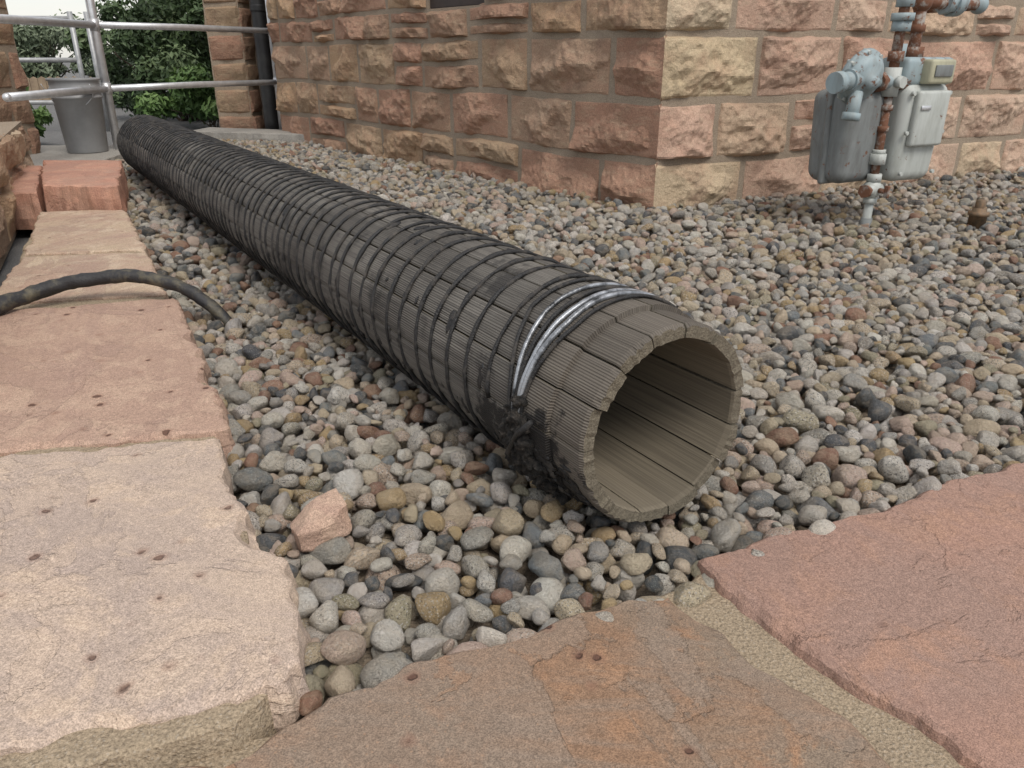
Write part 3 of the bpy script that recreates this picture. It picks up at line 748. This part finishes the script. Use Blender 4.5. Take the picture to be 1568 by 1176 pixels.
hexnut('upper_coupling',(0,0,.60),(0,0,.635),.030,M_RUST); hexnut('upper_union',(0,0,.70),(0,0,.735),.036,M_BLUE); cyl('upper_union_ring',(0,0,.735),(0,0,.76),.040,M_BLUE); hexnut('upper_union_b',(0,0,.78),(0,0,.83),.034,M_BLUE)
cyl('regulator_inlet',(-.16,0,.53),(-.06,0,.53),.022,M_BLUE)
mt=Matrix.Translation((-.17,0,.55))@Matrix.Rotation(math.radians(90),4,'X')@Matrix.Rotation(math.radians(18),4,'X')
lathe('regulator_dome',[(0,.075),(.022,.074),(.026,.052),(.060,.045),(.078,.030),(.084,.010),(.095,.008),(.097,-.008),(.085,-.012),(.072,-.03),(.03,-.05),(0,-.055)],M_BLUE,GM,32,mtx=mt)
for q in range(8):
    a=q*math.pi/4+.2; p=mt@Vector((.090*math.cos(a),.090*math.sin(a),.014)); p2_=mt@Vector((.090*math.cos(a),.090*math.sin(a),-.016)); cyl('flange_bolt_%d'%q,p,p2_,.007,M_METER,6)
cyl('regulator_spring_tower',(-.20,-.02,.545),(-.30,-.03,.535),.030,M_BLUE,20); cyl('spring_cap',(-.30,-.03,.535),(-.335,-.034,.532),.036,M_BLUE,20); cyl('tower_flange',(-.245,-.024,.541),(-.26,-.026,.54),.037,M_BLUE,20)
cyl('vent_elbow',(-.20,-.02,.50),(-.22,-.03,.415),.024,M_BLUE,18); cyl('vent_rim',(-.219,-.03,.43),(-.223,-.031,.405),.032,M_BLUE,18)
rbox('diaphragm_case',(-.075,.10,.335),(.24,.20,.34),M_METERD,.045,(0,0,.05),5,.12)
rbox('diaphragm_case_flange',(-.075,.10,.345),(.27,.028,.37),M_METERD,.012,(0,0,.05),3,.12)
rbox('meter_case',(.165,.02,.345),(.24,.15,.36),M_METER,.04,(0,0,-.05),5,.12)
rbox('meter_case_flange',(.165,.095,.35),(.27,.02,.39),M_METER,.009,(0,0,-.05),3,.12)
rbox('meter_front_boss',(.165,-.062,.40),(.17,.03,.20),M_METER,.012,(0,0,-.05),3)
rbox('meter_top_head',(.165,.03,.565),(.25,.14,.10),M_BLUE,.02,(0,0,-.05),3)
rbox('index_box',(.175,-.055,.565),(.13,.05,.085),M_YEL,.010,(0,0,-.05),3)
rbox('index_window',(.173,-.083,.568),(.09,.006,.04),M_METERD,.002,(0,0,-.05),2)
for (bx,bz) in ((.075,.20),(.26,.20),(.065,.49),(.27,.49),(.27,.35),(.065,.35)): cyl('case_screw',(bx,-.05,bz),(bx,-.062,bz),.008,M_METER,6)
rbox('badge',(.12,-.0785,.44),(.05,.003,.016),M_GALV,.001,(0,0,-.05),1)
cyl('outlet_riser',(.13,.03,.61),(.13,.03,.79),.021,M_RUST); hexnut('outlet_nut',(.13,.03,.615),(.13,.03,.65),.040,M_RUST); hexnut('outlet_nut_b',(.13,.03,.70),(.13,.03,.725),.030,M_RUST)
cyl('outlet_stub_in',(.05,.03,.60),(.05,.03,.66),.026,M_BLUE)
bm=bmesh.new(); bmesh.ops.create_uvsphere(bm,u_segments=16,v_segments=10,radius=.036,matrix=Matrix.Translation((.13,.03,.80))); bm_obj('elbow',bm,M_RUST,True,GM)
cyl('outlet_up',(.13,.03,.80),(.13,.03,1.05),.022,M_RUST)
cyl('outlet_horizontal',(.13,.03,.80),(.46,.03,.80),.021,M_RUST); hexnut('horizontal_union',(.25,.03,.80),(.29,.03,.80),.040,M_BLUE); cyl('horizontal_union_ring',(.29,.03,.80),(.33,.03,.80),.045,M_BLUE); hexnut('horizontal_nut',(.33,.03,.80),(.355,.03,.80),.034,M_BLUE)
cyl('horizontal_tail',(.46,.03,.80),(.46,.30,.80),.021,M_RUST)
bm=bmesh.new(); bmesh.ops.create_uvsphere(bm,u_segments=16,v_segments=10,radius=.034,matrix=Matrix.Translation((.46,.03,.80))); bm_obj('elbow_b',bm,M_BLUE,True,GM)
cyl('riser_to_wall',(0,0,.985),(0,.45,.985),.018,M_RUST)

ST=empty('pipe_cleanout_plug',(1.82,3.02,.005))
lathe('collar',[(0,-.05),(.032,-.05),(.032,.040),(.038,.041),(.038,.055),(.027,.057),(.025,.070),(0,.072)],M_BRASS,ST,20)
lathe('square_head',[(.022,.065),(.022,.095),(.018,.100),(0,.100)],M_BRASS,ST,4)

# ------------------------------------------------------------------ vegetation
def shrub(name,c,rx,ry,h,n,ls,mat,seed,nclump=26,trunk=True,zlow=.0):
    rs=np.random.RandomState(seed); e=empty(name,c)
    cl=[]
    for i in range(nclump):
        a=rs.uniform(0,2*math.pi); rr=math.sqrt(rs.uniform(0,1)); zz=zlow+rs.uniform(.08,1)**.8*h
        sh=math.sqrt(max(.1,1-((zz/h-.45)/.75)**2))
        cl.append((rx*rr*math.cos(a)*sh,ry*rr*math.sin(a)*sh,zz,rs.uniform(.16,.34)*min(rx,h),rs.uniform(.2,.8)))
    V=[];F=[];Cc=[]
    for i in range(n):
        cx,cy,cz,cr,ct=cl[rs.randint(nclump)]
        d=rs.normal(size=3); d/=np.linalg.norm(d); r=cr*rs.uniform(.3,1)**.5*(1+.3*rs.normal()*.5)
        p=np.array([cx,cy,cz])+d*r*np.array([1,1,.8])
        if p[2]<.02: p[2]=.02+abs(rs.normal())*.05
        u=rs.normal(size=3); u/=np.linalg.norm(u); nrm=d+rs.normal(size=3)*.6+np.array([0,0,.4]); nrm/=np.linalg.norm(nrm)
        u=u-nrm*u.dot(nrm); u/=np.linalg.norm(u); w=np.cross(nrm,u); L=ls*rs.uniform(.6,1.3)
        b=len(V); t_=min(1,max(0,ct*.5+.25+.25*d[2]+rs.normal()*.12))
        V+= [p-u*L*.5,p+w*L*.22-u*.05*L+nrm*L*.05,p+u*L*.5,p-w*L*.22-u*.05*L+nrm*L*.05]; F.append((b,b+1,b+2,b+3)); Cc+=[(t_,t_,t_,1)]*4
    o=mesh_obj('foliage',V,F,mat,False,e); color_attr(o.data,Cc)
    if trunk:
        Vb=[];Fb=[]
        for i in range(min(nclump,14)):
            cx,cy,cz,cr,_=cl[i]; b0=Vector((rs.normal()*.05,rs.normal()*.05,-.05)); m1=Vector((cx*.35,cy*.35,cz*.5)); 
            Vt,Ft=tube([b0,m1,Vector((cx*.8,cy*.8,cz*.85)),Vector((cx,cy,cz+.1*h))],.03*h/2,6,False,lambda u:1-.8*u); q=len(Vb); Vb+=Vt; Fb+=[tuple(k+q for k in f) for f in Ft]
        mesh_obj('stems',Vb,Fb,M_BARK,True,e)
    return e
shrub('shrub',(-3.75,9.4,-.07),1.0,.9,1.28,18000,.075,M_LEAFD,1,40)
shrub('shrub.001',(-5.1,12.6,-.07),1.1,1.2,.95,11000,.09,M_LEAFD,2,36)
shrub('shrub.002',(-3.0,8.3,-.07),.75,.45,.55,8000,.07,M_LEAFG,3,24)
shrub('shrub.003',(-3.2,10.5,-.07),.8,.9,2.3,12000,.08,M_LEAFD,4,34)
shrub('shrub.004',(-4.1,6.5,-.07),.35,.3,.42,900,.09,M_LEAFG,5,10)
shrub('tree',(-11.0,19.5,-.07),1.7,1.6,1.25,14000,.12,M_LEAFP,6,46)
shrub('tree.001',(-14,21,-.07),2.2,1.6,1.3,12000,.12,M_LEAFP,7,40)
shrub('tree.002',(-8.0,22,-.07),2.0,1.6,1.45,14000,.12,M_LEAFP,8,40)
FE=empty('wooden_fence',(-8.2,13.2,-.07)); V=[];F=[]
for i in range(26):
    x=i*.13-.8; z=.38+.01*random.random(); b=len(V)
    for yy in (0,.02):
        V+=[(x,yy,0),(x+.12,yy,0),(x+.12,yy,z-.03),(x+.06,yy,z),(x,yy,z-.03)]
    F+=[(b,b+1,b+2,b+3,b+4),(b+9,b+8,b+7,b+6,b+5)]+[(b+k,b+5+k,b+5+(k+1)%5,b+(k+1)%5) for k in range(5)]
mesh_obj('pickets',V,F,M_FENCE,False,FE)
mesh_obj('back_rail',[(-.8,.022,.1),(2.6,.022,.1),(2.6,.06,.1),(-.8,.06,.1),(-.8,.022,.17),(2.6,.022,.17),(2.6,.06,.17),(-.8,.06,.17)],[(3,2,1,0),(4,5,6,7),(0,1,5,4),(1,2,6,5),(2,3,7,6),(3,0,4,7)],M_FENCE,False,FE)

# ------------------------------------------------------------------ camera, light, world
th=math.atan(503/1178.)
cam=bpy.data.cameras.new('camera'); co=link(bpy.data.objects.new('camera',cam)); co.location=(0,0,.62); co.rotation_euler=(math.radians(90)-th,0,0)
cam.sensor_width=36; cam.lens=36*1178/1568; cam.clip_start=.02; cam.clip_end=500; S.camera=co
sd=Vector((.35,-.62,.95)).normalized()
sun=bpy.data.lights.new('sun','SUN'); sun.energy=2.3; sun.angle=math.radians(24); sun.color=(1,.94,.86)
so=link(bpy.data.objects.new('sun',sun)); so.rotation_euler=sd.to_track_quat('Z','Y').to_euler(); so.location=(3,-4,8)
W=bpy.data.worlds.new('World'); S.world=W; W.use_nodes=True; nt=W.node_tree; bg=nt.nodes['Background']
sky=nt.nodes.new('ShaderNodeTexSky'); sky.sky_type='NISHITA'; sky.sun_disc=False; sky.sun_elevation=math.asin(sd.z); sky.sun_rotation=math.atan2(sd.x,sd.y)
tc=nt.nodes.new('ShaderNodeTexCoord'); mp=nt.nodes.new('ShaderNodeMapping'); mp.inputs['Scale'].default_value=(1,1,3.5); nt.links.new(tc.outputs['Generated'],mp.inputs[0])
nz=nt.nodes.new('ShaderNodeTexNoise'); nz.inputs['Scale'].default_value=3.2; nz.inputs['Detail'].default_value=6; nz.inputs['Roughness'].default_value=.6; nt.links.new(mp.outputs[0],nz.inputs['Vector'])
cr=nt.nodes.new('ShaderNodeValToRGB'); cr.color_ramp.elements[0].position=.40; cr.color_ramp.elements[0].color=(.45,.45,.45,1); cr.color_ramp.elements[1].position=.66; nt.links.new(nz.outputs['Fac'],cr.inputs[0])
mx=nt.nodes.new('ShaderNodeMix'); mx.data_type='RGBA'; nt.links.new(cr.outputs[0],mx.inputs[0]); nt.links.new(sky.outputs[0],mx.inputs[6]); mx.inputs[7].default_value=(6.6,6.4,6.1,1)
nt.links.new(mx.outputs[2],bg.inputs[0]); bg.inputs[1].default_value=.15
S.view_settings.view_transform='Standard'; S.view_settings.look='None'; S.view_settings.exposure=0
